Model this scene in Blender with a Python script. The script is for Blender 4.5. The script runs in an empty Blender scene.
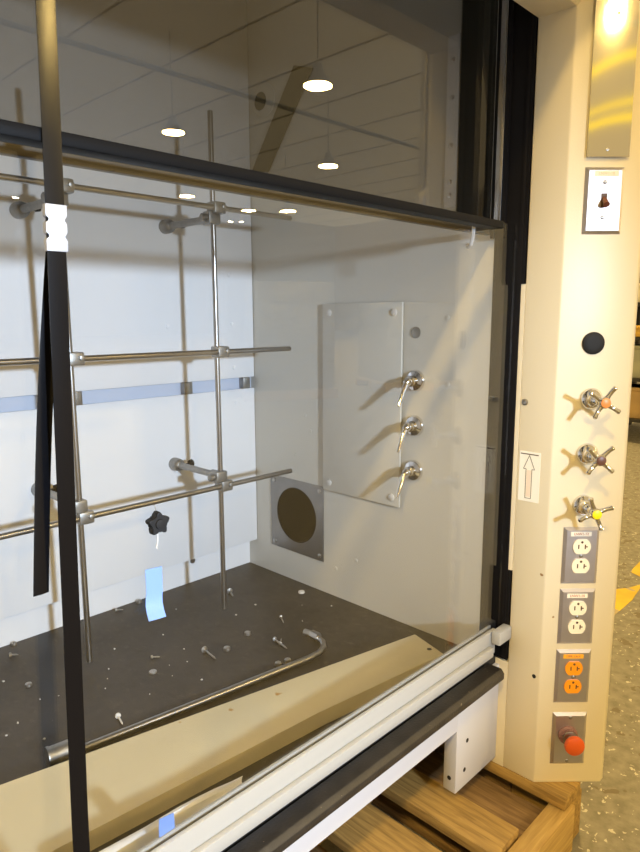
import bpy, bmesh, math, random
from mathutils import Vector, Matrix
random.seed(7)
sc = bpy.context.scene
col = sc.collection
Z0 = 1.08                     # eye height of the photographer above the warehouse floor; shapes below are measured from it
PI = math.pi
R2 = math.sqrt(.5)

# ------------------------------------------------------------------ materials
def mat(name, color=(.8,.8,.8), rough=.5, metal=0., noise=0., nscale=20., bump=0., bscale=200., color2=None, spec=.5, coat=0., bdist=.002):
    m = bpy.data.materials.new(name); m.use_nodes = True
    nt = m.node_tree; b = nt.nodes['Principled BSDF']
    b.inputs['Base Color'].default_value = (*color, 1)
    b.inputs['Roughness'].default_value = rough
    b.inputs['Metallic'].default_value = metal
    b.inputs['Specular IOR Level'].default_value = spec
    b.inputs['Coat Weight'].default_value = coat
    tc = nt.nodes.new('ShaderNodeTexCoord')
    if noise or color2:
        n = nt.nodes.new('ShaderNodeTexNoise'); n.inputs['Scale'].default_value = nscale; n.inputs['Detail'].default_value = 6
        nt.links.new(tc.outputs['Object'], n.inputs['Vector'])
        r = nt.nodes.new('ShaderNodeValToRGB')
        c2 = color2 or tuple(max(0, c*(1-noise)) for c in color)
        r.color_ramp.elements[0].position = .35; r.color_ramp.elements[1].position = .68
        r.color_ramp.elements[0].color = (*c2, 1); r.color_ramp.elements[1].color = (*color, 1)
        nt.links.new(n.outputs['Fac'], r.inputs['Fac']); nt.links.new(r.outputs['Color'], b.inputs['Base Color'])
    if bump:
        n2 = nt.nodes.new('ShaderNodeTexNoise'); n2.inputs['Scale'].default_value = bscale; n2.inputs['Detail'].default_value = 3
        nt.links.new(tc.outputs['Object'], n2.inputs['Vector'])
        bp_ = nt.nodes.new('ShaderNodeBump'); bp_.inputs['Strength'].default_value = bump; bp_.inputs['Distance'].default_value = bdist
        nt.links.new(n2.outputs['Fac'], bp_.inputs['Height']); nt.links.new(bp_.outputs['Normal'], b.inputs['Normal'])
    return m

def speckled(m, color, thresh, scale):
    """sparse spots of their own shape (rust chips, scuffs) over a material's colour"""
    nt = m.node_tree; b = nt.nodes['Principled BSDF']
    src = b.inputs['Base Color'].links[0].from_socket if b.inputs['Base Color'].links else None
    tc = nt.nodes.new('ShaderNodeTexCoord')
    n = nt.nodes.new('ShaderNodeTexNoise'); n.inputs['Scale'].default_value = scale; n.inputs['Detail'].default_value = 2
    nt.links.new(tc.outputs['Object'], n.inputs['Vector'])
    r = nt.nodes.new('ShaderNodeValToRGB')
    r.color_ramp.elements[0].position = thresh; r.color_ramp.elements[1].position = thresh+.015
    r.color_ramp.elements[0].color = (0,0,0,1); r.color_ramp.elements[1].color = (1,1,1,1)
    nt.links.new(n.outputs['Fac'], r.inputs['Fac'])
    mx = nt.nodes.new('ShaderNodeMix'); mx.data_type = 'RGBA'
    nt.links.new(r.outputs['Color'], mx.inputs['Factor'])
    if src: nt.links.new(src, mx.inputs['A'])
    else: mx.inputs['A'].default_value = b.inputs['Base Color'].default_value
    mx.inputs['B'].default_value = (*color, 1)
    nt.links.new(mx.outputs['Result'], b.inputs['Base Color'])
    return m

def glass(name, tint, ior=1.5, rough=0.0):
    m = bpy.data.materials.new(name); m.use_nodes = True
    nt = m.node_tree; nt.nodes.clear()
    o = nt.nodes.new('ShaderNodeOutputMaterial'); mx = nt.nodes.new('ShaderNodeMixShader')
    t = nt.nodes.new('ShaderNodeBsdfTransparent'); t.inputs['Color'].default_value = (*tint, 1)
    g = nt.nodes.new('ShaderNodeBsdfGlossy'); g.inputs['Roughness'].default_value = rough
    f = nt.nodes.new('ShaderNodeFresnel'); f.inputs['IOR'].default_value = ior
    # the rear face of a thin pane reflects like its front: keep the outside index on both
    geo = nt.nodes.new('ShaderNodeNewGeometry')
    mth = nt.nodes.new('ShaderNodeMath'); mth.operation = 'MULTIPLY_ADD'
    mth.inputs[1].default_value = (1/ior - ior); mth.inputs[2].default_value = ior
    nt.links.new(geo.outputs['Backfacing'], mth.inputs[0])
    # Fresnel inverts the index on backfaces itself; feed the inverse so both faces match
    nt.links.new(mth.outputs[0], f.inputs['IOR'])
    nt.links.new(f.outputs[0], mx.inputs[0]); nt.links.new(t.outputs[0], mx.inputs[1]); nt.links.new(g.outputs[0], mx.inputs[2])
    nt.links.new(mx.outputs[0], o.inputs[0])
    return m

def emit(name, color, strength):
    m = bpy.data.materials.new(name); m.use_nodes = True
    nt = m.node_tree; nt.nodes.clear()
    o = nt.nodes.new('ShaderNodeOutputMaterial'); e = nt.nodes.new('ShaderNodeEmission')
    e.inputs['Color'].default_value = (*color, 1); e.inputs['Strength'].default_value = strength
    nt.links.new(e.outputs[0], o.inputs[0]); return m

M = {}
M['paint']   = speckled(mat('cream_paint', (.73,.645,.465), .38, bump=.10, bscale=420), (.30,.17,.05), .79, 26)
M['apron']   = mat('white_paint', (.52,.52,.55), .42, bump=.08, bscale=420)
M['liner']   = mat('white_liner', (.81,.805,.81), .33, noise=.03, nscale=5)
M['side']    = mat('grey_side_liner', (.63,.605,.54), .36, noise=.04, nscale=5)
M['rail']    = mat('rail_paint', (.37,.36,.335), .36, bump=.05, bscale=300)
M['black']   = mat('gap_black', (.012,.011,.010), .55, bump=.2, bscale=500)
M['track']   = mat('black_track', (.006,.005,.005), .55, spec=.15)
M['bar']     = mat('black_textured_paint', (.004,.004,.0045), .5, bump=.10, bscale=420, spec=.07)
M['brown']   = mat('brown_rail', (.030,.022,.012), .5)
M['sill']    = speckled(mat('black_epoxy_sill', (.030,.025,.020), .45, noise=.4, nscale=30, bump=.25, bscale=240), (.22,.17,.11), .74, 160)
M['bench']   = speckled(mat('black_epoxy_top', (.034,.029,.025), .5, noise=.35, nscale=9, bump=.12, bscale=160), (.30,.28,.25), .80, 120)
M['steel']   = mat('brushed_steel', (.40,.385,.37), .30, 1.0, noise=.08, nscale=60)
M['plate']   = mat('satin_steel_plate', (.60,.57,.60), .42, 1.0, noise=.06, nscale=40, bump=.04, bscale=60)
M['mirror']  = mat('polished_steel', (.66,.61,.50), .06, 1.0)
M['chrome']  = mat('chrome', (.72,.70,.68), .09, 1.0)
M['alu']     = mat('cast_aluminium', (.36,.35,.33), .42, .9, noise=.2, nscale=80, bump=.2, bscale=300)
M['vent']    = mat('galvanised_plate', (.30,.295,.29), .42, .8, noise=.1, nscale=30)
M['hole']    = mat('dark_recess', (.008,.006,.002), .6, spec=.12)
M['dark_panel'] = mat('dark_olive_panel', (.045,.038,.020), .6)
M['pit']     = mat('black_hole', (.01,.008,.006), .7)
M['plug']    = mat('black_plastic', (.012,.012,.013), .6, spec=.25)
M['ivory']   = mat('ivory_plastic', (.88,.82,.66), .35)
M['orange']  = mat('orange_plastic', (.95,.33,.01), .38)
M['red']     = mat('orange_red_plastic', (.62,.09,.008), .42)
M['rust']    = mat('rust_red', (.26,.13,.12), .6, noise=.4, nscale=300)
M['amber']   = mat('orange_button', (.75,.25,.06), .4)
M['brownb']  = mat('brown_button', (.12,.05,.03), .4)
M['yellow']  = mat('yellow_button', (.90,.72,.01), .4)
M['slot']    = mat('slot_brown', (.09,.045,.02), .5)
M['toggle']  = mat('brown_toggle', (.16,.045,.025), .3)
M['sticker'] = mat('white_sticker', (.86,.81,.70), .45)
M['ostick']  = mat('orange_sticker', (.95,.45,.03), .45)
M['ink']     = mat('dark_ink', (.08,.05,.03), .6)
M['inkr']    = mat('red_ink', (.50,.17,.10), .6)
M['inkf']    = mat('faded_orange_ink', (.80,.66,.52), .6)
M['strap']   = mat('black_strap', (.003,.003,.004), .20, bump=.0, bscale=500, spec=.34)
M['seal']    = mat('zinc_seal', (.42,.43,.48), .45, .2)
M['blue']    = mat('blue_masking_tape', (.17,.29,.66), .6, bump=.1, bscale=400)
M['paper']   = mat('white_paper', (.85,.84,.82), .7)
M['plank']   = speckled(mat('cream_panel', (.66,.58,.38), .45, noise=.10, nscale=4, bump=.1, bscale=300), (.42,.22,.03), .74, 16)
M['slotwall']= mat('recess_liner', (.50,.56,.68), .5)  # cool light and shade of the slot put into the liner colour
M['brace']   = mat('brown_steel', (.10,.075,.03), .5)
M['wax']     = mat('white_plastic_bit', (.62,.60,.57), .4)
M['zinc']    = mat('zinc_screw', (.45,.43,.40), .32, .9)
M['clear']   = mat('clear_plastic_hook', (.42,.42,.43), .15)

def wood(name, c1, c2, sc_):
    m = bpy.data.materials.new(name); m.use_nodes = True
    nt = m.node_tree; b = nt.nodes['Principled BSDF']; b.inputs['Roughness'].default_value = .7
    tc = nt.nodes.new('ShaderNodeTexCoord'); mp = nt.nodes.new('ShaderNodeMapping'); mp.inputs['Scale'].default_value = sc_
    n = nt.nodes.new('ShaderNodeTexNoise'); n.inputs['Scale'].default_value = 9; n.inputs['Detail'].default_value = 7; n.inputs['Distortion'].default_value = .6
    r = nt.nodes.new('ShaderNodeValToRGB')
    r.color_ramp.elements[0].position = .3; r.color_ramp.elements[1].position = .7
    r.color_ramp.elements[0].color = (*c1,1); r.color_ramp.elements[1].color = (*c2,1)
    for a, c in ((tc.outputs['Object'], mp.inputs[0]), (mp.outputs[0], n.inputs['Vector']), (n.outputs['Fac'], r.inputs['Fac']), (r.outputs['Color'], b.inputs['Base Color'])): nt.links.new(a, c)
    return m
M['wood_x'] = wood('pine_along_x', (.38,.24,.075), (.56,.38,.135), (1.2,14,14))
M['wood_y'] = wood('pine_along_y', (.21,.125,.035), (.44,.28,.085), (14,1.2,14))
M['wood_d'] = wood('dark_pine', (.14,.08,.035), (.30,.19,.08), (14,1.2,14))

def concrete():
    m = speckled(mat('concrete', (.215,.198,.165), .8, nscale=38, color2=(.145,.131,.105), bump=.5, bscale=120), (.13,.105,.07), .63, 24)
    return speckled(m, (.42,.39,.33), .66, 75)
M['concrete'] = concrete()
M['ypaint'] = speckled(mat('worn_yellow_floor_paint', (.62,.42,.02), .6, noise=.3, nscale=8), (.34,.27,.16), .60, 9)
M['joist'] = mat('roof_steel', (.62,.58,.48), .6)
M['duct']  = mat('pale_blue_pipe', (.42,.46,.52), .5)
M['wallp'] = mat('warehouse_wall', (.42,.40,.38), .8, noise=.15, nscale=.4)
M['walls'] = mat('side_wall', (.55,.46,.30), .8, noise=.15, nscale=.5)
M['cart']  = mat('black_cart_steel', (.02,.018,.016), .5)
M['boxy']  = mat('yellow_bin', (.75,.45,.08), .5)
M['boxg']  = mat('grey_green_bin', (.40,.40,.30), .6)
M['boxk']  = mat('kraft_carton', (.50,.33,.14), .7)
M['boxw']  = mat('white_carton', (.75,.70,.58), .6)
M['wrap']  = mat('shrink_wrap', (.60,.57,.50), .20, .8, bump=1.0, bscale=7, bdist=.045, noise=.4, nscale=3)
M['lampshade'] = mat('lamp_reflector', (.55,.55,.55), .4, .8)
M['lamp']  = emit('lamp_glow', (1.0,.68,.21), 520)
M['lamp2'] = emit('lamp_far_glow', (1.0,.78,.45), 420)
M['strip'] = emit('plate_arc_glow', (1.0,.70,.05), 1.9)
M['g_low'] = glass('sash_glass_clear', (.975,.975,.97), 1.60)
M['g_up']  = glass('sash_glass_smoked', (.66,.645,.62), 1.60)

# ------------------------------------------------------------------ mesh builder
class MB:
    def __init__(s, frame=None):
        s.bm = bmesh.new(); s.mi = 0; s.fr = frame or Matrix.Identity(4)
    def _add(s, verts, faces):
        vs = [s.bm.verts.new(s.fr @ Vector(v)) for v in verts]
        out = []
        for f in faces:
            try:
                fc = s.bm.faces.new([vs[i] for i in f]); fc.material_index = s.mi; out.append(fc)
            except ValueError: pass
        return vs, out
    def box(s, x0, x1, y0, y1, z0, z1, bev=0., seg=2):
        V = [(x0,y0,z0),(x1,y0,z0),(x1,y1,z0),(x0,y1,z0),(x0,y0,z1),(x1,y0,z1),(x1,y1,z1),(x0,y1,z1)]
        vs, fs = s._add(V, [(3,2,1,0),(4,5,6,7),(0,1,5,4),(1,2,6,5),(2,3,7,6),(3,0,4,7)])
        if bev: s._bev(vs, bev, seg)
        return s
    def _bev(s, vs, bev, seg):
        es = list({e for v in vs for e in v.link_edges})
        r = bmesh.ops.bevel(s.bm, geom=es, offset=bev, segments=seg, profile=.5, affect='EDGES')
        for f in r['faces']: f.material_index = s.mi
    def prism(s, poly, a0, a1, axis='z', bev=0., seg=2):
        """polygon extruded along an axis; poly in the two other axes in cyclic order"""
        def P(p, a): return {'z':(p[0],p[1],a), 'x':(a,p[0],p[1]), 'y':(p[1],a,p[0])}[axis]
        n = len(poly)
        ar = sum(poly[i][0]*poly[(i+1)%n][1]-poly[(i+1)%n][0]*poly[i][1] for i in range(n))
        if ar < 0: poly = poly[::-1]
        if a1 < a0: a0, a1 = a1, a0
        vs, fs = s._add([P(p,a0) for p in poly]+[P(p,a1) for p in poly],
            [tuple(range(n))[::-1], tuple(range(n,2*n))]+[(i,(i+1)%n,n+(i+1)%n,n+i) for i in range(n)])
        if bev: s._bev(vs, bev, seg)
        return s
    def tube(s, pts, r, n=14, caps=True):
        pts = [Vector(p) for p in pts]; k = len(pts)
        rs = r if isinstance(r,(list,tuple)) else [r]*k
        t0 = (pts[1]-pts[0]).normalized()
        up = Vector((0,0,1)) if abs(t0.z) < .9 else Vector((1,0,0))
        u = t0.cross(up).normalized(); V=[]
        for i,p in enumerate(pts):
            t = (pts[min(i+1,k-1)]-pts[max(i-1,0)]).normalized()
            u = (u - t*u.dot(t)).normalized(); w = t.cross(u)
            for j in range(n):
                a = 2*PI*j/n; V.append(p+(u*math.cos(a)+w*math.sin(a))*rs[i])
        F = [(i*n+j, i*n+(j+1)%n, (i+1)*n+(j+1)%n, (i+1)*n+j) for i in range(k-1) for j in range(n)]
        if caps: F += [tuple(range(n))[::-1], tuple(range((k-1)*n,k*n))]
        s._add(V, F); return s
    def lathe(s, o, axis, prof, n=24):
        """profile of (radius, height) turned around an axis; closed at both ends"""
        o = Vector(o); t = Vector(axis).normalized()
        up = Vector((0,0,1)) if abs(t.z) < .9 else Vector((1,0,0))
        u = t.cross(up).normalized(); w = t.cross(u); V=[]
        for r,h in prof:
            for j in range(n):
                a = 2*PI*j/n; V.append(o+t*h+(u*math.cos(a)+w*math.sin(a))*r)
        k = len(prof)
        F = [(i*n+j, i*n+(j+1)%n, (i+1)*n+(j+1)%n, (i+1)*n+j) for i in range(k-1) for j in range(n)]
        F += [tuple(range(n))[::-1], tuple(range((k-1)*n,k*n))]
        s._add(V, F); return s
    def grid(s, rows, thick=0.):
        """sheet through rows of points, given a thickness"""
        m = len(rows[0]); k = len(rows)
        V = [Vector(p) for r in rows for p in r]
        F = [(i*m+j, i*m+j+1, (i+1)*m+j+1, (i+1)*m+j) for i in range(k-1) for j in range(m-1)]
        vs, fs = s._add(V, F)
        if thick:
            bmesh.ops.recalc_face_normals(s.bm, faces=fs)
            bmesh.ops.solidify(s.bm, geom=fs, thickness=thick)
        return s
    def text(s, body, size, mtx, extrude=.0002):
        cu = bpy.data.curves.new('t', 'FONT'); cu.body = body; cu.size = size; cu.extrude = extrude
        cu.align_x = 'CENTER'; cu.align_y = 'CENTER'; cu.resolution_u = 2
        o = bpy.data.objects.new('t', cu); col.objects.link(o)
        dg = bpy.context.evaluated_depsgraph_get()
        me = bpy.data.meshes.new_from_object(o.evaluated_get(dg))
        me.transform(s.fr @ mtx)
        nb = len(s.bm.faces); s.bm.from_mesh(me); s.bm.faces.ensure_lookup_table()
        for f in s.bm.faces[nb:]: f.material_index = s.mi
        bpy.data.objects.remove(o); bpy.data.curves.remove(cu); bpy.data.meshes.remove(me)
        return s

def bake_mesh(name, mb, mats):
    bm = mb.bm
    bmesh.ops.recalc_face_normals(bm, faces=bm.faces[:])
    for f in bm.faces: f.smooth = True
    for e in bm.edges:
        if len(e.link_faces) != 2 or e.calc_face_angle(0) > .6: e.smooth = False
    lo = Vector((min(v.co[i] for v in bm.verts) for i in range(3))); hi = Vector((max(v.co[i] for v in bm.verts) for i in range(3)))
    org = Vector(((lo.x+hi.x)/2, (lo.y+hi.y)/2, lo.z))
    for v in bm.verts: v.co -= org
    me = bpy.data.meshes.new(name); bm.to_mesh(me); bm.free()
    for m in (mats if isinstance(mats,(list,tuple)) else [mats]): me.materials.append(M[m] if isinstance(m,str) else m)
    return me, org + Vector((0,0,Z0))

def wloc(o):
    v = Vector(o.location)
    while o.parent: o = o.parent; v += Vector(o.location)
    return v
def tag(o, label=None, cat=None, group=None, kind=None):
    for k, v in (('label',label),('category',cat),('group',group),('kind',kind)):
        if v: o[k] = v
    return o
def obj(name, mb, mats, parent=None, **kw):
    me, org = bake_mesh(name, mb, mats)
    o = bpy.data.objects.new(name, me); col.objects.link(o)
    if parent: o.parent = parent; o.location = org - wloc(parent)
    else: o.location = org
    return tag(o, **kw)
def thing(name, loc, label, cat, group=None):
    o = bpy.data.objects.new(name, None); o.empty_display_size = .05; col.objects.link(o)
    o.location = Vector(loc)+Vector((0,0,Z0)); return tag(o, label, cat, group)
def copy_tree(o, off, parent=None):
    c = o.copy(); col.objects.link(c)
    if parent is not None: c.parent = parent
    else: c.location = Vector(o.location)+Vector(off)
    for ch in list(o.children): copy_tree(ch, off, c)
    return c
def frame(o, u, v):
    u = Vector(u).normalized(); v = Vector(v).normalized(); w = u.cross(v)
    m = Matrix.Identity(4)
    for i in range(3): m[i][0]=u[i]; m[i][1]=v[i]; m[i][2]=w[i]; m[i][3]=o[i]
    return m

# ------------------------------------------------------------------ key planes of the hood (metres from the eye)
XJ, YB = 1.171, .5345          # jamb plane, front edge of the jamb
XW, YBK, YWALL = 1.18, 1.4106, 1.449          # right liner, back baffle
ZF = -.716                     # work surface
XL = -.45                      # left liner
TOP = .92
FB = frame((XJ, YB, 0), (R2,-R2,0), (0,0,1))        # bevelled post face: u along the face, v up, w outward
FR = frame((XW, 0, 0), (0,-1,0), (0,0,1))           # right liner, facing -x: u = -y
FJ = frame((XJ, 0, 0), (0,-1,0), (0,0,1))           # jamb
FK = frame((0, YBK, 0), (1,0,0), (0,0,1))           # back baffle, facing -y
BV = .1372*R2                                       # bevel run

hood = thing('fume_hood', (.4,1.0,-.945), 'white and cream laboratory fume hood with glass sash standing on wooden pallet', 'fume hood')

# --- shell
b = MB(); x1 = XJ+BV; y1 = YB-BV
b.prism([(XJ,YB),(x1,y1),(x1+.014,y1),(x1+.014,.70),(XW+.012,.70),(XW+.012,.604),(XJ,.604)], -.945, .97, 'z', bev=.0025)
post = obj('post', b, 'paint', hood, label='cream bevelled service post with outlets and valves')
b = MB().prism([(XJ-1.66-BV,y1),(XJ-1.66,YB),(XJ-1.66,.604),(XJ-1.72,.604),(XJ-1.72,y1)], -.945, .97, 'z')
obj('post', b, 'paint', hood, label='plain cream post on the far side')
b = MB().prism([(YB,.521),(YB-BV,.521+BV),(YB-BV,.97),(.602,.97),(.602,.521)], XJ-1.66, XJ, 'x')
obj('header', b, 'paint', hood)
b = MB().box(XW+.001, XW+.03, .70, 1.50, -.945, .97)
b.box(XL-.06, XL-.03, .604, 1.50, -.945, .97)
b.box(XL-.06, XW+.03, 1.50, 1.52, -.945, .97)
obj('outer_casing', b, 'paint', hood)
b = MB().box(XL-.03, XW+.001, .604, 1.50, TOP, TOP+.03); obj('roof_panel', b, 'liner', hood)
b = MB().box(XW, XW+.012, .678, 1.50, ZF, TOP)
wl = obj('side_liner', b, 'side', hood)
obj('side_liner', MB().box(XL-.012, XL, .678, 1.50, ZF, TOP), 'liner', hood)
# back baffle in two panels over a recess
obj('baffle_panel', MB().box(XL, XW-.002, YBK, YBK+.006, -.635, -.192, .001), 'liner', hood)
up = obj('baffle_panel', MB().box(XL, XW-.002, YBK, YBK+.006, -.1605, TOP, .001), 'liner', hood)
obj('back_liner', MB().box(XL, XW, YWALL, YWALL+.008, ZF, -.40), 'liner', hood)
obj('slot_liner', MB().box(XL, XW, YBK+.018, YBK+.021, -.26, -.10), 'slotwall', hood)
for x in (.662, .959, 1.150):
    obj('slot_clip', MB().box(x-.012, x+.012, YBK-.002, YBK+.018, -.192, -.1605, .002), 'alu', hood)
for x, z in ((1.100,.113),(1.106,-.015),(1.109,-.133),(1.112,-.226),(.905,-.02)):
    obj('liner_screw', MB().lathe((x,YBK,z),(0,-1,0),[(.006,0),(.006,.002),(.003,.003)],14), 'liner', hood)
obj('liner_screw', MB().lathe((.978,YWALL,-.655),(0,-1,0),[(.008,0),(.008,.002),(.003,.003)],14), 'steel', hood)
# screw rings on the side liner
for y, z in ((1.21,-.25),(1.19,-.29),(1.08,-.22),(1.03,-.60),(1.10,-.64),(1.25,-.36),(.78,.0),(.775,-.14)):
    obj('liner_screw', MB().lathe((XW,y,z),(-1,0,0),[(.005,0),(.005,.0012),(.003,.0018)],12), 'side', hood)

# --- work surface, sill and apron
obj('work_surface', MB().box(XL, XW, .632, YWALL, ZF-.028, ZF), 'bench', hood)
b = MB().prism([(.590,-.721),(.590,-.708),(.597,-.700),(.628,-.700),(.628,-.721)], XL, 1.132, 'x', bev=.0015)
obj('sill', b, 'sill', hood, label='black front sill bar')
b = MB().box(XL-.03, 1.0145, .6222, .630, -.794, -.7165)
b.box(1.014, XJ, .622, .651, -.931, -.716, .002)
apron = obj('apron', b, 'apron', hood, label='white apron panel under the sill')
for p, ax in (((1.045,.622,-.893),(0,-1,0)),((1.052,.622,-.832),(0,-1,0)),((1.014,.637,-.902),(-1,0,0))):
    obj('screw_hole', MB().lathe(p, ax, [(.0045,0),(.0045,.0006)],14), 'pit', apron)
b = MB().box(XJ, XJ+.03, .604, .652, -.945, -.705); obj('post_foot', b, 'paint', hood)
b = MB().box(XL, XJ, .6325, .66, -.7155, -.700); obj('sill_gap', b, 'black', hood)  # black block standing for the shade in the open gap behind the sill

# --- sash tracks
b = MB().box(XJ-.0035, XJ+.005, .6125, .620, -.70, TOP, .001)
for za, zb in ((-.70,-.505),(.062,TOP)): b.box(XJ-.0025, XJ+.005, .606, .6125, za, zb)
b.box(XJ-.002, XJ+.005, .6195, .648, -.70, TOP)
tr = obj('sash_track', b, 'track', hood)
obj('jamb_strip', MB().box(XJ-.0004, XJ+.003, .604, .6125, -.505, .062), 'paint', hood)
b = MB().box(XW-.0005, XW+.01, .648, .678, -.7, TOP)
obj('sash_track', b, 'track', hood)
obj('sash_track', MB().box(XJ-.007, XJ-.001, .648, .6565, .15, TOP).box(XJ-.007, XJ-.001, .672, .679, .15, TOP), 'track', hood)
obj('track_strip', MB().box(XJ-.010, XJ-.001, .657, .671, .175, .60, .001), 'chrome', hood, label='narrow bright steel strip in the upper track')
obj('sash_track', MB().box(XL-.001, XL+.02, .604, .678, -.70, TOP), 'track', hood)

# --- lower sash: clear pane, black top bar, white handle rail
low = obj('lower_sash', MB().box(XL+.02, 1.1685, .6255, .6295, -.643, .170), 'g_low', hood, label='clear glass lower sash')
b = MB().box(XL+.02, 1.0735, .600, .625, .1535, .1662, .0015)
obj('sash_bar', b, 'bar', low, label='black textured bar across the top of the lower sash')
b = MB().box(XL+.02, 1.140, .618, .625, -.677, -.6245, .001)
b.box(XL+.02, 1.140, .625, .632, -.677, -.6435)
b.box(XL+.02, 1.145, .632, .6365, -.65, -.6235, .001)
b.box(XL+.02, 1.118, .608, .618, -.674, -.6535, .0015)
obj('sash_handle_rail', b, 'rail', low)
b = MB().box(1.122, 1.1705, .598, .6175, -.650, -.622, .003)
obj('sash_stop', b, 'rail', hood, label='small white stop at the end of the sash rail')
obj('pane_hook', MB().tube([(1.033,.6345,.165),(1.033,.636,.14),(1.034,.640,.126),(1.038,.648,.122),(1.041,.652,.128)], .0035, 8), 'clear', low)
# --- upper sash, smoked
ups = obj('upper_sash', MB().box(XL+.02, XW-.012, .682, .688, .170, TOP-.01), 'g_up', hood, label='dark smoked glass upper sash')
obj('sash_bottom_rail', MB().box(XL+.02, XW-.012, .680, .691, .157, .1695, .001), 'brown', ups)

obj('unlined_panel', MB().box(XW-.0015, XW+.0005, .690, .767, .19, TOP), 'dark_panel', hood, label='dark unlined strip of the side wall behind the upper sash')
# --- parts on the right liner
b = MB(FR).box(-.795, -.768, .222, .545, 0, .004, .0008)
ms = obj('mounting_strip', b, 'liner', hood)
for z in (.50,.43,.34,.27,.245):
    obj('strip_screw', MB(FR).lathe((-.781,z,.004),(0,0,1),[(.005,0),(.005,.0015),(.002,.0025)],12), 'chrome', ms)
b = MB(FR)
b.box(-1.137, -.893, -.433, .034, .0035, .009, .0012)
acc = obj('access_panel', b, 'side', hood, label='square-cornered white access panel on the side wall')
for y in (1.115,.915):
    for z in (.012,-.412):
        obj('panel_screw', MB(FR).lathe((-y,z,0),(0,0,1),[(.006,0),(.006,.009),(.0085,.009),(.0085,.011),(.005,.013)],16), 'wax', acc)
b = MB(FR).box(-1.346, -1.142, -.633, -.430, 0, .003, .0008)
vp = obj('vent_plate', b, 'vent', hood, label='square steel plate with a round dark opening')
obj('opening', MB(FR).lathe((-1.244,-.527,.003),(0,0,1),[(.076,0),(.076,.0008),(.073,.001),(.072,.0002)],48), 'hole', vp)
for dy in (-.088,.088):
    for dz in (-.088,.088):
        obj('plate_screw', MB(FR).lathe((-1.244+dy,-.5315+dz,.003),(0,0,1),[(.006,0),(.006,.0015),(.003,.0025)],14), 'zinc', vp)
for z in (-.137,-.238,-.340):
    fl = obj('gas_valve', MB(FR).lathe((-.858,z,0),(0,0,1),[(.0235,0),(.0235,.004),(.021,.008),(.012,.011),(.012,.024),(.010,.026)],28), 'chrome', hood)
    obj('outlet_nozzle', MB(FR).tube([(-.858,z,.020),(-.860,z-.001,.030),(-.862,z-.004,.036)], [.0095,.0095,.006], 14), 'chrome', fl)
    obj('hose_barb', MB(FR).tube([(-.861,z-.003,.031),(-.860,z-.022,.044),(-.858,z-.052,.062)], [.0066,.0054,.0034], 12), 'chrome', fl)
obj('liner_plug', MB(FR).lathe((-.861,-.032,0),(0,0,1),[(.0125,0),(.0125,.002),(.009,.003)],20), 'alu', hood, label='grey round plug above the inner valves')
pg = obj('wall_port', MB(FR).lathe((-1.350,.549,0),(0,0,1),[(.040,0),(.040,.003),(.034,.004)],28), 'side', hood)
obj('port_opening', MB(FR).lathe((-1.362,.549,.004),(0,0,1),[(.022,0),(.022,.001),(.018,.0006)],24), 'pit', pg)
b = MB(FR)
b.prism([(-1.235,.603),(-1.172,.582),(-1.337,.372),(-1.400,.383)], .001, .006, 'z', bev=.001)
obj('diagonal_brace', b, 'brace', hood, label='brown flat brace leaning across the upper side wall')

# --- parts on the post
def plate(u0, u1, v0, v1, name, m='plate', depth=.0055):
    b = MB(FB); i = .0055
    vs = [(u0,v0,0),(u1,v0,0),(u1,v1,0),(u0,v1,0),(u0,v0,.001),(u1,v0,.001),(u1,v1,.001),(u0,v1,.001),
          (u0+i,v0+i,depth),(u1-i,v0+i,depth),(u1-i,v1-i,depth),(u0+i,v1-i,depth)]
    b._add(vs, [(3,2,1,0),(8,9,10,11)]+[(a,(a+1)%4,4+(a+1)%4,4+a) for a in range(4)]+[(4+a,4+(a+1)%4,8+(a+1)%4,8+a) for a in range(4)])
    return obj(name, b, m, hood)
def pscrew(u, v, w, parent, r=.0034):
    b = MB(FB).lathe((u,v,w),(0,0,1),[(r,0),(r,.0008),(r*.6,.0016)],14)
    b.box(u-r*.75,u+r*.75,v-.0004,v+.0004,w+.0012,w+.0019)
    return obj('screw', b, 'steel', parent)
def sticker(u, v, w_, h_, wz, body, size, m, ink, parent):
    b = MB(FB).box(u-w_/2,u+w_/2,v-h_/2,v+h_/2,wz,wz+.0005)
    b.mi = 1
    b.text(body, size, Matrix.Translation((u,v,wz+.0007)))
    return obj('circuit_label', b, [m, ink], parent)
UC = .0652
def outlet(v, m, lab, lm, ink, lbl):
    p = plate(UC-.0345, UC+.0345, v-.0572, v+.0572, 'duplex_outlet'); p['label'] = lbl
    for dv in (.0195,-.0195):
        b = MB(FB)
        pts = []
        for k in range(48):
            a = 2*PI*k/48; x, y = .0172*math.cos(a), .0172*math.sin(a)
            pts.append((UC+x, v+dv+max(-.0142,min(.0142,y))))
        b.prism(pts, .0055, .0078, 'z')
        b.mi = 1
        b.box(UC-.0075,UC-.0052,v+dv-.004,v+dv+.0045,.0078,.0081)
        b.box(UC+.0052,UC+.0075,v+dv-.0045,v+dv+.0045,.0078,.0081)
        b.box(UC+.0075,UC+.0110,v+dv-.001,v+dv+.0012,.0078,.0081)
        b.lathe((UC,v+dv+.0092,.0078),(0,0,1),[(.0024,0),(.0024,.0003)],12)
        obj('receptacle', b, [m,'slot'], p)
    pscrew(UC, v, .0055, p)
    sticker(UC-.002, v+.0445, .040, .0088, .0055, lab, .0070, lm, ink, p)
    return p
outlet(-.4551, 'ivory', 'LNW1-12', 'sticker', 'inkr', 'steel outlet plate with ivory sockets, upper of two')
outlet(-.5805, 'ivory', 'LNW1-10', 'sticker', 'inkr', 'steel outlet plate with ivory sockets, lower of two')
o3 = outlet(-.7077, 'orange', 'UPR-1A-6', 'ostick', 'inkr', 'steel outlet plate with orange sockets')
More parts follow.
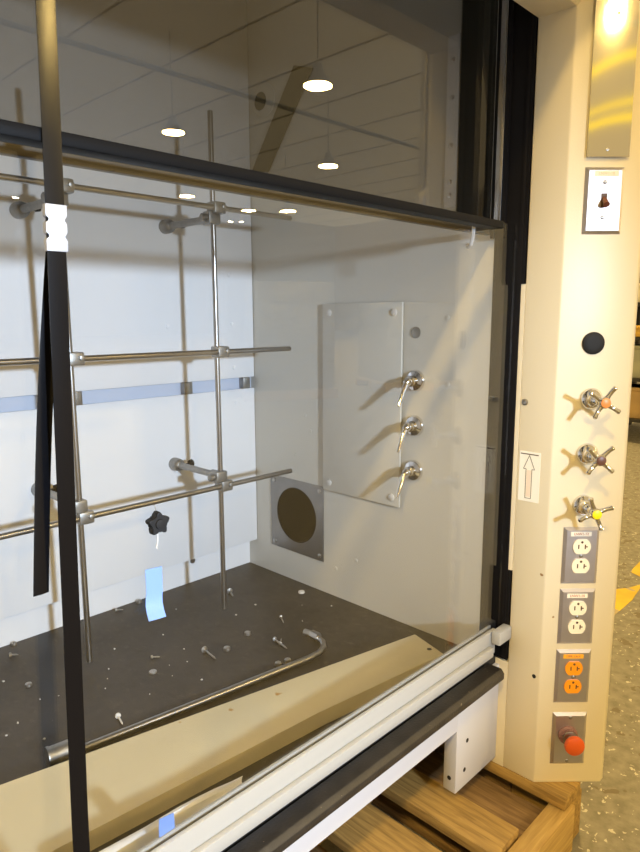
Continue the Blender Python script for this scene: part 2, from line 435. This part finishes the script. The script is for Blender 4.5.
b = MB(FB); b.text('N2', .0075, Matrix.Translation((UC+.001,-.7077+.0005,.0057))); obj('plate_lettering', b, 'ink', o3)

p = plate(UC-.0345, UC+.0345, -.8440-.0572, -.8440+.0572, 'emergency_button'); p['label'] = 'steel plate with orange-red mushroom push button'
pscrew(UC, -.814+.018, .0055, p); pscrew(UC-.002, -.892, .0055, p)
uB, vB = .0612, -.833
obj('collar', MB(FB).lathe((uB,vB,.0055),(0,0,1),[(.0195,0),(.0195,.004),(.0165,.006),(.0165,.011)],28), 'rust', p)
obj('button_stem', MB(FB).lathe((uB,vB,.011),(0,0,1),[(.0145,.0055),(.0145,.010),(.009,.012),(.009,.030)],24), 'steel', p)
obj('mushroom_head', MB(FB).lathe((uB,vB,.036),(0,0,1),[(.012,0),(.0190,.002),(.0198,.006),(.0185,.010),(.013,.0125),(.006,.0137),(.001,.014)],36), 'red', p)

p = plate(UC-.0342, UC+.0348, .2031-.0568, .2031+.0568, 'light_switch'); p['label'] = 'bright steel toggle switch plate'
sticker(UC+.002, .2031+.0455, .042, .0095, .0055, 'LNW1-18', .0068, 'sticker', 'inkf', p)
pscrew(UC, .2031+.031, .0055, p); pscrew(UC-.001, .2031-.029, .0055, p)
b = MB(FB).box(UC-.0052,UC+.0052,.2031-.012,.2031+.012,.0055,.0064)
obj('toggle_slot', b, 'slot', p)
b = MB(FB); b.tube([(UC,.2031+.003,.0055),(UC-.0003,.2031-.003,.013),(UC-.0005,.2031-.009,.019)], [.0042,.0045,.0056], 12)
obj('toggle', b, 'toggle', p)

b = MB(FB); rows = []
for k in range(41):
    v = .2765+(.62-.2765)*k/40
    rows.append([(.0300+.0745*q/10, v, .0052-.12*(q/10*.0745-.0372)**2*(1.0+9*(v-.33))+.00005*math.sin((v-.28)*38)) for q in range(11)])
b.grid(rows, .0012)
mp = obj('cover_plate', b, 'mirror', hood, label='tall polished steel cover plate')
pscrew(.0655, .2885, .0050, mp, .0042); pscrew(.0700, .507, .0050, mp, .0052)
obj('hole_plug', MB(FB).lathe((.0645,-.0472,0),(0,0,1),[(.0205,0),(.0205,.003),(.018,.0045),(.010,.0050),(.002,.0052)],32), 'plug', hood, label='round black plug on the post')

def valve(u, v, rot, capm, lbl):
    fl = obj('remote_valve', MB(FB).lathe((u,v,0),(0,0,1),[(.0205,0),(.0205,.004),(.019,.008),(.0135,.012),(.0125,.020),(.0095,.022),(.0095,.030),(.0065,.034),(.0065,.052)],32), 'chrome', hood, label=lbl)
    b = MB(FB)
    b.lathe((u,v,.049),(0,0,1),[(.0088,0),(.0105,.003),(.0105,.011),(.008,.0135)],24)
    for k in range(4):
        a = math.radians(rot+90*k); c, s_ = math.cos(a), math.sin(a)
        b.tube([(u+c*.006,v+s_*.006,.055),(u+c*.015,v+s_*.015,.0555),(u+c*.024,v+s_*.024,.057),(u+c*.0315,v+s_*.0315,.0595),(u+c*.033,v+s_*.033,.060)],
               [.0058,.0042,.0040,.0047,.003], 12)
    h = obj('cross_handle', b, 'chrome', fl)
    b = MB(FB).lathe((u,v,.0625),(0,0,1),[(.0085,0),(.0085,.002),(.006,.0032)],24)
    obj('index_button', b, capm, fl)
valve(.0672, -.1500, 58, 'amber', 'chrome cross-handle valve with orange button')
valve(.0662, -.2545, 48, 'brownb', 'chrome cross-handle valve with brown button')
valve(.0650, -.3545, 22, 'yellow', 'chrome cross-handle valve with yellow button')

# arrow sticker, screw and hole on the jamb
b = MB(FJ).box(-.599, -.556, -.3555, -.2565, 0, .0006)
b.mi = 1; w = .0009
b.box(-.597,-.560,-.2625,-.2605,.0006,w)
def line(p, q, t=.0010):
    p, q = Vector(p), Vector(q); d = (q-p).normalized(); n = Vector((-d.y,d.x))*t/2
    b.prism([tuple(p+n),tuple(q+n),tuple(q-n),tuple(p-n)], .0006, w, 'z')
xc = -.5785
A = [(xc-.006,-.349),(xc-.006,-.291),(xc-.0115,-.291),(xc,-.2635),(xc+.0115,-.291),(xc+.006,-.291),(xc+.006,-.349)]
for i in range(len(A)): line(A[i], A[(i+1)%len(A)])
b.mi = 2; b.box(xc-.0045,xc+.0045,-.346,-.293,.0006,.0008)
obj('arrow_label', b, ['sticker','ink','inkf'], hood, label='white sticker with an upward arrow')
obj('jamb_screw', MB(FJ).lathe((-.594,-.161,0),(0,0,1),[(.0065,0),(.0065,.0015),(.004,.0028),(.0015,.0022)],16), 'steel', hood)
obj('jamb_hole', MB(FJ).lathe((-.546,-.713,0),(0,0,1),[(.0042,0),(.0042,.0005)],14), 'pit', hood)

# ------------------------------------------------------------------ rod lattice
lat = thing('rod_lattice', (.75,1.25,-.714), 'stainless steel rod lattice clamped to the white back wall inside the hood', 'lattice')
K = .9735; YR = 1.25*K; YC = 1.2345*K
VX = (.932*K, .577*K)
for x in VX:
    obj('upright_rod', MB().tube([(x,YR,-.7155*K),(x,YR,.452*K)], .0060, 16), 'steel', lat)
for z, xe in ((.245,1.157),(-.077,1.150),(-.397,1.150)):
    obj('cross_rod', MB().tube([(XL+.03,YC,z*K),(xe*K,YC,z*K)], .0060, 16), 'steel', lat)
def wall_mount(x, z):
    b = MB().lathe((x,YBK,z),(0,-1,0),[(.0165,0),(.0165,.018),(.015,.026),(.011,.030),(.0080,.032),(.0080,.162),(.0115,.163),(.0115,.182)],22)
    w_ = obj('wall_mount', b, 'alu', lat)
    obj('thumb_screw', MB().lathe((x+.014,YBK-.042,z+.003),(1,0,.2),[(.004,-.008),(.004,.003),(.009,.004),(.009,.013),(.006,.015)],14), 'plug', w_)
    b = MB().box(x-.019,x+.012,YR-.013,YR+.013,z-.0135,z+.0135,.003)
    b.lathe((x-.019,YR+.002,z),(-1,0,0),[(.0085,0),(.0085,.010),(.006,.012)],14)
    obj('rod_holder', b, 'alu', w_)
for x in VX:
    for z in (.2235*K, -.376*K): wall_mount(x, z)
for x in VX:
    for z in (.245*K,-.077*K,-.397*K):
        b = MB().box(x-.0115,x+.019,YC-.0088,YR+.008,z-.0125,z+.0125,.003)
        b.lathe((x+.012,YC-.0088,z+.002),(0,-1,0),[(.0055,0),(.0055,.004),(.003,.005)],10)
        obj('cross_clamp', b, 'alu', lat)

# star knob
kn = thing('star_knob', (.374,.62,-.254), 'small black star knob with a thin stem on the clear glass above blue tape', 'knob')
b = MB(); pts=[]; kx,kz=.3745,-.2245
for k in range(60):
    a = 2*PI*k/60; r = .0108+.0030*math.cos(5*(a-PI/2)); pts.append((kz+r*math.sin(a), kx+r*math.cos(a)))
b.prism(pts, .6150, .6253, 'y', bev=.0016)
b.lathe((kx,.6150,kz),(0,-1,0),[(.006,0),(.0055,.0018),(.003,.0022)],20)
obj('knob_body', b, 'plug', kn)
obj('hanging_wire', MB().tube([(kx,.622,kz+.010),(kx-.0006,.622,kz+.016),(kx-.0010,.623,kz+.020),(kx-.0016,.6245,kz+.0205)], .0006, 8), 'zinc', kn)
obj('threaded_stem', MB().tube([(kx-.0002,.620,kz-.009),(kx-.001,.620,kz-.022),(kx-.0030,.620,kz-.028),(kx-.0010,.620,kz-.0300)], [.0008,.0008,.0008,.0005], 8), 'wax', kn)

# ------------------------------------------------------------------ loose things on the work surface
b = MB()
P = [(-.02,.99,-.686),(.291,.956,-.686),(1.107,.794,-.686),(1.078,.699,-.686),(.755,.742,-.686),(.29,.779,-.686),(-.02,.815,-.686)]
b.prism([(p[0],p[1]) for p in P], ZF+.0002, -.686, 'z', bev=.002)
b.mi = 1; b.lathe((1.073,.732,-.686),(0,0,1),[(.005,0),(.005,.0004)],14)
obj('cream_board', b, ['plank','pit'], label='long cream panel lying across the front of the black work surface', cat='panel')

pp = thing('bent_pipe', (.66,.95,ZF), 'bent chrome pipe lying behind the cream panel on the black work surface', 'pipe')
path = [(.425,.9795,ZF+.0075),(.641,.9495,ZF+.0075),(.80,.929,ZF+.0075),(.90,.916,ZF+.0075),(.930,.916,ZF+.0075),(.955,.926,ZF+.0075),(.971,.945,ZF+.0075),(.976,.968,ZF+.0075)]
obj('pipe_tube', MB().tube(path, .0068, 14), 'steel', pp)
obj('end_socket', MB().tube([(.374,.9865,ZF+.0165),(.378,.986,ZF+.0165),(.380,.9857,ZF+.0165),(.424,.980,ZF+.0165)], [.0162,.0162,.0150,.0150], 18), 'alu', pp)
b = MB().tube([(.976,.962,ZF+.0105),(.976,.985,ZF+.0105)], .0098, 6); b.tube([(.9765,.985,ZF+.0098),(.972,1.004,ZF+.0098)], .0075, 12)
obj('end_fitting', b, 'zinc', pp)

def cap_at(x, y, r, h, label, m='zinc', name='cap_nut', cat='nut'):
    r *= .8
    return obj(name, MB().lathe((x,y,ZF+.0002),(0,0,1),[(r*.98,0),(r,h*.3),(r*.92,h*.75),(r*.5,h),(.0008,h*.97)],16), m, label=label, cat=cat)
def screw_at(x0, y0, x1_, y1_, label, rh=.0055, rs=.0022, m='zinc', group=None):
    rh *= .85; rs *= .85
    t = thing('loose_screw', ((x0+x1_)/2,(y0+y1_)/2,ZF), label, 'screw', group)
    d = Vector((x1_-x0,y1_-y0,0)); L = d.length; d.normalize()
    o = Vector((x0,y0,ZF+rh+.0002))
    obj('screw_head', MB().lathe(o, d, [(rh*.6,-.002),(rh,-.001),(rh,.002),(rs,.0035)],14), m, t)
    e = Vector((x1_,y1_,ZF+rs+.0003)); k=8
    pts=[]; rr=[]
    for i in range(k*2+1):
        f=i/(k*2); pts.append(o.lerp(e,f)); rr.append((rs if i%2 else rs*.78)*(1 if f<.85 else (1-f)/.15*.8+.2))
    obj('screw_shank', MB().tube(pts, rr, 10), m, t)
cap_at(1.133,1.180,.0105,.006,'round white cap lying by the right wall, behind the pipe end','wax','plastic_cap','cap')
cap_at(.886,1.102,.0098,.008,'small round nut, nearer the pipe bend of the two side by side')
cap_at(.810,1.080,.0098,.008,'small round nut between the bent pipe and the long bolt')
cap_at(.494,1.440,.008,.007,'tiny nut against the back wall at the far left')
cap_at(.449,1.248,.0085,.007,'small nut left of the black strap, on the open black surface')
cap_at(.803,1.436,.0095,.008,'small nut at the back wall, left of the hanging blue tape')
cap_at(.647,1.115,.0105,.004,'flat washer on the black surface just right of the strap','zinc','flat_washer','washer')
cap_at(.845,.952,.009,.008,'small cap touching the bent pipe, left of a pair','zinc')
cap_at(.868,.948,.009,.008,'small cap touching the bent pipe, right of a pair','zinc')
screw_at(.768,1.105,.767,1.062,'bolt with a round head pointing toward the bent pipe',.0088,.0026)
screw_at(.998,1.312,.990,1.288,'bolt standing near the foot of the upright rod',.0090,.0028)
screw_at(.995,1.109,.980,1.082,'small screw beyond the pipe fitting, toward the right wall',.0045,.0018)
screw_at(.908,1.034,.902,.986,'long wall anchor screw beside the pipe bend',.0062,.0026)
screw_at(.905,1.012,.925,1.030,'short screw crossing the wall anchor beside the pipe bend',.0050,.0020)
screw_at(.467,1.390,.482,1.384,'short screw near the back wall, left of the strap',.0060,.0022)
screw_at(.736,1.430,.752,1.422,'short screw at the back wall beside the left rod',.0055,.0022)
screw_at(.675,1.166,.690,1.157,'short dark screw behind the flat washer',.0045,.0020)
screw_at(.519,1.024,.514,.998,'pale cone-headed screw behind the cream panel, right of the strap',.0060,.0022,'wax')
chips = MB()
for (x,y) in ((.846,1.333),(.746,1.150),(1.129,1.067),(1.081,1.124),(.686,1.115),(.667,1.075),(.445,1.185),(.475,1.171),(.590,1.192),(.358,1.117),(.386,1.139),(.42,1.30),(.36,1.24),(.55,1.13),(.60,1.05),(.70,1.02),(.53,1.25),(.57,1.16),(.40,1.06),(1.02,1.06),(.75,1.24),(.64,1.26),(.35,1.19),(.46,1.10),(.93,1.2),(1.0,1.21),(.72,1.10),(.33,1.09)):
    r = random.uniform(.0008,.0021); a = random.uniform(0,PI)
    chips.prism([(x+r*1.4*math.cos(a+k*1.57)*(1 if k%2 else .6), y+r*1.4*math.sin(a+k*1.57)) for k in range(4)], ZF+.0002, ZF+.0002+r, 'z')
o = obj('debris', chips, 'wax', label='white chips and grit scattered over the black work surface', cat='debris', kind='stuff')

# masking tape and paper at the sash
def tape(rows, label):
    return obj('masking_tape', MB().grid(rows, .0006), 'blue', label=label, cat='tape')
rows=[]
for k in range(9):
    f=k/8; y=.6250-(.0 if f<.6 else (f-.6)**2*.07); z=-.277-.056*f
    dx=-.005*max(0,f-.5)*2
    rows.append([(.359+dx,y,z+.001),(.3695+dx,y-.0003,z),(.380+dx*.8,y,z-.0008)])
tape(rows, 'strip of blue masking tape stuck on the clear glass below the star knob')
tape([[(.366,.6335,-.598),(.3865,.6335,-.601)],[(.365,.6335,-.610),(.387,.6335,-.613)],[(.365,.6335,-.6225),(.387,.6335,-.6225)]],
     'short blue masking tape holding the white paper at the bottom of the sash')
top=[(.520,.668,-.652),(.50,.668,-.650),(.47,.668,-.645),(.44,.667,-.641),(.412,.665,-.637),(.385,.664,-.636),(.36,.664,-.636),(.33,.666,-.636),(.28,.67,-.636)]
rows=[[] for _ in range(4)]
for i,(x,y,z) in enumerate(top):
    f=i/8
    rows[0].append((x+.010,y+.010+.004*f,z-.002)); rows[1].append((x+.005,y+.005,z+.001)); rows[2].append((x,y,z)); rows[3].append((x-.004,.640+.012*(1-f),z-.004-.05*min(1,i/3)))
obj('paper_sheet', MB().grid(rows,.0004), 'paper', label='curled strip of white paper tucked behind the sash rail', cat='paper')

# steel-sealed packing strap
st = thing('packing_strap', (.255,.604,-.9), 'black packing strap with a metal seal hanging in front of the sash', 'strap')
def sx(z): return .2735+(z-.27)*.0298     # left edge drifts with height
rows=[]
for z,y in ((.97,.606),(.70,.606),(.50,.606),(.35,.603),(.22,.6000),(.1705,.5990),(.162,.5988),(.150,.5988),(.10,.5980),(-.2,.5970),(-.5,.5940),(-.71,.588),(-.80,.588),(-.955,.596)):
    xa=.2658+(z+.07)*.030; rows.append([(xa-.0086,y-.0004,z),(xa,y-.0007,z),(xa+.0086,y-.0004,z)])
obj('strap_band', MB().grid(rows,.0011), 'strap', st)
rows=[]
for k in range(10):
    f=k/9; z=.10-.36*f; xa=.2755-.0395*f; y=.6035+.008*math.sin(PI*f)+.002*f; a=.0075
    rows.append([(xa-a,y,z),(xa,y-.0006,z),(xa+a,y+.001,z)])
obj('strap_tail', MB().grid(rows,.0010), 'strap', st)
b = MB(); zc=.0805; xa=.2705; hw=.0098; hh=.0205
outl=[(-hh,-hw),(-hh,hw),(-.010,hw),(-.0085,hw-.003),(-.006,hw-.003),(-.0045,hw),(.0045,hw),(.006,hw-.003),(.0085,hw-.003),(.010,hw),(hh,hw),(hh,-hw),(.010,-hw),(.0085,-hw+.003),(.006,-hw+.003),(.0045,-hw),(-.0045,-hw),(-.006,-hw+.003),(-.0085,-hw+.003),(-.010,-hw)]
b.prism([(zc+p[0],xa+p[1]+.03*p[0]) for p in outl], .5945, .6015, 'y', bev=.0006)
obj('crimp_seal', b, 'seal', st, label='bright notched metal crimp seal')

# ------------------------------------------------------------------ pallet
pal = thing('wooden_pallet', (.6,.9,-Z0), 'pine shipping pallet on the concrete floor beneath the fume hood', 'pallet')
FLZ = -Z0
obj('front_beam', MB().box(-.5,1.205,.460,.502,FLZ+.002,-.975,.002), 'wood_x', pal)
for y in (.84,1.12,1.42):
    obj('cross_beam', MB().box(-.5,1.26,y,y+.042,FLZ+.002,-.985,.002), 'wood_x', pal)
for x0,x1_ in ((.965,1.055),(.80,.908),(.60,.70),(.40,.50),(.18,.28),(-.05,.06),(-.3,-.2)):
    obj('deck_board', MB().box(x0,x1_,.505,1.50,-.985,-.962,.002), 'wood_y', pal)
obj('deck_board', MB().box(1.170,1.243,.466,1.50,-.973,-.9452,.003), 'wood_y', pal)
obj('deck_board', MB().box(-.47,-.39,.51,1.50,-.985,-.9452,.003), 'wood_y', pal)
obj('spacer_block', MB().box(1.060,1.168,.503,.838,-1.012,-.990,.002), 'wood_d', pal)
obj('added_side_beam', MB().box(1.206,1.250,.602,.838,FLZ+.002,-.974,.002), 'wood_d', pal)  # dark beam added to hide lit floor beyond the pallet gap
obj('bottom_board', MB().box(1.055,1.205,.885,1.41,-1.012,-.990,.002), 'wood_d', pal)  # dark board added to stand for the shade under the hood
obj('spacer_block', MB().box(1.206,1.262,.470,.60,FLZ+.002,-.974,.002), 'wood_y', pal)
for x0,x1_ in ((1.02,1.16),(.72,.84),(.45,.55)):
    obj('bottom_board', MB().box(x0,x1_,.503,.838,FLZ+.002,FLZ+.020,.002), 'wood_d', pal)

# ------------------------------------------------------------------ warehouse
def struct(name, b, m, **kw): return obj(name, b, m, kind='structure', **kw)
struct('floor', MB().box(-24,42,-38,24,FLZ-.1,FLZ), 'concrete')
struct('wall_front', MB().box(-24,42,-38.3,-38,FLZ,7.6), 'wallp')
struct('wall_right', MB().box(42,42.3,-38,24,FLZ,7.6), 'walls')
j=0
for x in range(0,42,3):
    struct('trim_%d'%(j+1), MB().box(x-.02,x+.02,-37.9,10,7.54,7.59), 'joist'); j+=1
struct('trim_%d'%(j+1), MB().tube([(-20,-12.2,5.5),(41.9,-12.2,5.5)],.06,12), 'duct')
b = MB(); pts=[(1.3,.80),(2.55,.81),(2.74,.835),(2.66,.862),(2.60,.90),(2.1,.905),(1.3,.90)]
b.prism(pts, FLZ+.0003, FLZ+.0012, 'z')
struct('trim_%d'%(j+2), b, 'ypaint')
b = MB(); b.prism([(2.80,.845),(3.1,.86),(3.1,.94),(2.84,.92)], FLZ+.0003, FLZ+.0012, 'z'); struct('trim_%d'%(j+3), b, 'ypaint')

# high-bay lamps, most mirrored in the sash, one added to light the floor
def lamp(x, y, z, r, label, m='lamp'):
    t = thing('ceiling_lamp', (x,y,z), label, 'lamp', 'high bay lamps')
    obj('glowing_disc', MB().lathe((x,y,z),(0,0,1),[(r,0),(r,.02)],28), m, t)
    obj('lamp_reflector', MB().lathe((x,y,z),(0,0,1),[(r+.01,.021),(r*.7,.16),(.12,.30),(.10,.45)],24), 'lampshade', t)
    obj('drop_rod', MB().tube([(x,y,z+.45),(x,y,7.6)],.02,8), 'joist', t)
lamp(-3.9,-2.1,5.0,.30,'round high-bay lamp behind the photographer that lights the post')
lamp(-3.1,-10.2,5.0,.30,'round high-bay lamp mirrored at the top of the polished cover plate')
lamp(4.6,2.6,5.0,.30,'unseen round high-bay lamp added to brighten the floor right of the hood')  # added fill lamp, lifts the floor and cart at right
lamp(5.1,-9.05,5.0,.30,'round high-bay lamp in front of the hood, reflected at the top of the strap')
lamp(10.95,-9.39,5,.31,'largest round lamp reflected high in the dark upper sash')
lamp(10.76,-14.74,5,.30,'round lamp reflected in the upper sash left of the upright rod')
lamp(16.68,-14.54,5,.315,'round lamp reflected just above the black bar, below the largest one')
lamp(16.46,-22.57,5,.29,'round lamp reflected just left of the upright rod, below the black bar')
lamp(20.68,-23.66,5,.32,'left of two far round lamps reflected side by side right of the rod')
lamp(22.09,-22.48,5,.36,'right of two far round lamps reflected side by side right of the rod')
lamp(11.57,-27.87,5,.12,'small round lamp reflected at the far left edge','lamp2')
lamp(22.30,-27.10,5,.12,'small dot of a lamp reflected below the top clamp, left of a pair','lamp2')
lamp(22.71,-26.70,5,.10,'small dot of a lamp reflected below the top clamp, right of a pair','lamp2')

t = thing('added_glow_tubes', (-4.6,-14,4.1), 'three added yellowish glowing tubes, unseen, that draw arcs in the polished cover plate', 'lamp')  # added glow that makes the yellow arcs in the cover plate, no real fixture
for z, hz in ((5.55,.09),(4.72,.06),(4.38,.09)):
    obj('glowing_tube', MB().tube([(-6.4,-14,z),(-2.8,-14,z)], hz, 14), 'strip', t)
for x in (-6.5,-2.7): obj('drop_rod', MB().box(x-.1,x+.1,-14.05,-13.95,4.2,7.59), 'joist', t)

# black cart with bins beyond the post
ct = thing('shelf_cart', (6.3,2.35,-Z0), 'black shelf cart on casters standing far off to the right', 'cart')
X0c,X1c,Y0c,Y1c = 5.9,6.9,1.86,2.35
for x,y in ((X0c,Y0c),(X0c,Y1c),(X1c,Y0c),(X1c,Y1c)):
    obj('upright', MB().box(x-.03,x+.03,y-.03,y+.03,-.93,.22), 'cart', ct)
    b = MB().lathe((x-.02,y-.018,-1.015),(0,1,0),[(.02,0),(.063,.002),(.063,.034),(.02,.036)],18)
    b.box(x-.025,x+.025,y-.024,y+.024,-.95,-.925); obj('caster', b, 'cart', ct)
for z in (-.87,-.52,-.17,.12):
    obj('shelf', MB().box(X0c-.03,X1c+.03,Y0c-.03,Y1c+.03,z-.025,z), 'cart', ct)
def bin_(x0,x1_,y0,y1_,z,h,m,label,cat='box'):
    b = MB().box(x0,x1_,y0,y1_,z+.001,z+h,.01); b.box(x0-.008,x1_+.008,y0-.008,y1_+.008,z+h-.03,z+h,.004)
    obj('storage_bin', b, m, label=label, cat=cat)
bin_(5.92,6.25,1.93,2.28,-.87,.27,'boxk','brown carton on the bottom shelf of the black cart')
bin_(5.92,6.25,1.93,2.28,-.52,.28,'boxg','grey-green bin on the second shelf of the black cart')
bin_(5.92,6.2,1.93,2.28,-.17,.10,'boxy','small yellow bin on the third shelf of the black cart')
bin_(5.92,6.25,1.93,2.28,.12,.16,'boxw','white carton on the top shelf of the black cart')

# wrapped loads mirrored in the lower sash
def load(x, y, sx_, sy, h, label):
    t = thing('wrapped_load', (x,y,-Z0), label, 'pallet load')
    fr = frame((x,y,0),(math.cos(.47),math.sin(.47),0),(-math.sin(.47),math.cos(.47),0))
    b = MB(fr)
    for k in range(3): b.box(-sx_/2,sx_/2,-sy/2+k*(sy-.1)/2,-sy/2+k*(sy-.1)/2+.1,FLZ+.001,FLZ+.10)
    b.box(-sx_/2,sx_/2,-sy/2,sy/2,FLZ+.10,FLZ+.13); obj('load_pallet', b, 'wood_x', t)
    obj('wrapped_goods', MB(fr).box(-sx_/2+.03,sx_/2-.03,-sy/2+.03,sy/2-.03,FLZ+.13,FLZ+h,.03), 'wrap', t)
load(6.2,-5.6,1.3,1.2,1.55,'shrink-wrapped pallet load mirrored in the middle of the lower sash')
load(8.3,-5.0,1.2,1.2,1.30,'lower shrink-wrapped load mirrored right of the tall one')

# ------------------------------------------------------------------ light
l = bpy.data.lights.new('work_light','SPOT'); l.energy = 430; l.color = (.62,.78,1.0); l.shadow_soft_size = .06
l.spot_size = math.radians(56); l.spot_blend = .9
o = bpy.data.objects.new('work_light', l); col.objects.link(o)
o.location = (.30,-1.5,.24+Z0)
d = Vector((.44,1.449,-.30))-Vector((.30,-1.5,.24)); o.rotation_euler = d.to_track_quat('-Z','Y').to_euler()
w = bpy.data.worlds.new('world'); sc.world = w; w.use_nodes = True
w.node_tree.nodes['Background'].inputs['Color'].default_value = (1.0,.75,.37,1)
w.node_tree.nodes['Background'].inputs['Strength'].default_value = .80

# ------------------------------------------------------------------ camera
cam_d = bpy.data.cameras.new('camera'); cam = bpy.data.objects.new('camera', cam_d); col.objects.link(cam)
yaw, pit, rol, f = math.radians(44.400936), math.radians(9.365295), math.radians(.183867), 654.92
F = Vector((math.cos(yaw)*math.cos(pit), math.sin(yaw)*math.cos(pit), -math.sin(pit)))
Rt = Vector((math.sin(yaw), -math.cos(yaw), 0)); D = F.cross(Rt)
if D.z > 0: D = -D
R_ = Rt*math.cos(rol)+D*math.sin(rol); D_ = -Rt*math.sin(rol)+D*math.cos(rol)
m = Matrix.Identity(4)
for i in range(3): m[i][0]=R_[i]; m[i][1]=-D_[i]; m[i][2]=-F[i]
m[2][3] = Z0
cam.matrix_world = m
cam_d.sensor_fit = 'VERTICAL'; cam_d.sensor_height = 24; cam_d.lens = f/852*24
cam_d.clip_start = .02; cam_d.clip_end = 200
sc.camera = cam

sc.view_settings.view_transform = 'Standard'; sc.view_settings.look = 'None'
sc.view_settings.exposure = 0; sc.view_settings.gamma = 1; sc.view_settings.use_curve_mapping = False
sc.cycles.use_denoising = True
sc.cycles.max_bounces = 8; sc.cycles.diffuse_bounces = 4; sc.cycles.glossy_bounces = 5; sc.cycles.transparent_max_bounces = 16
sc.cycles.sample_clamp_indirect = 6
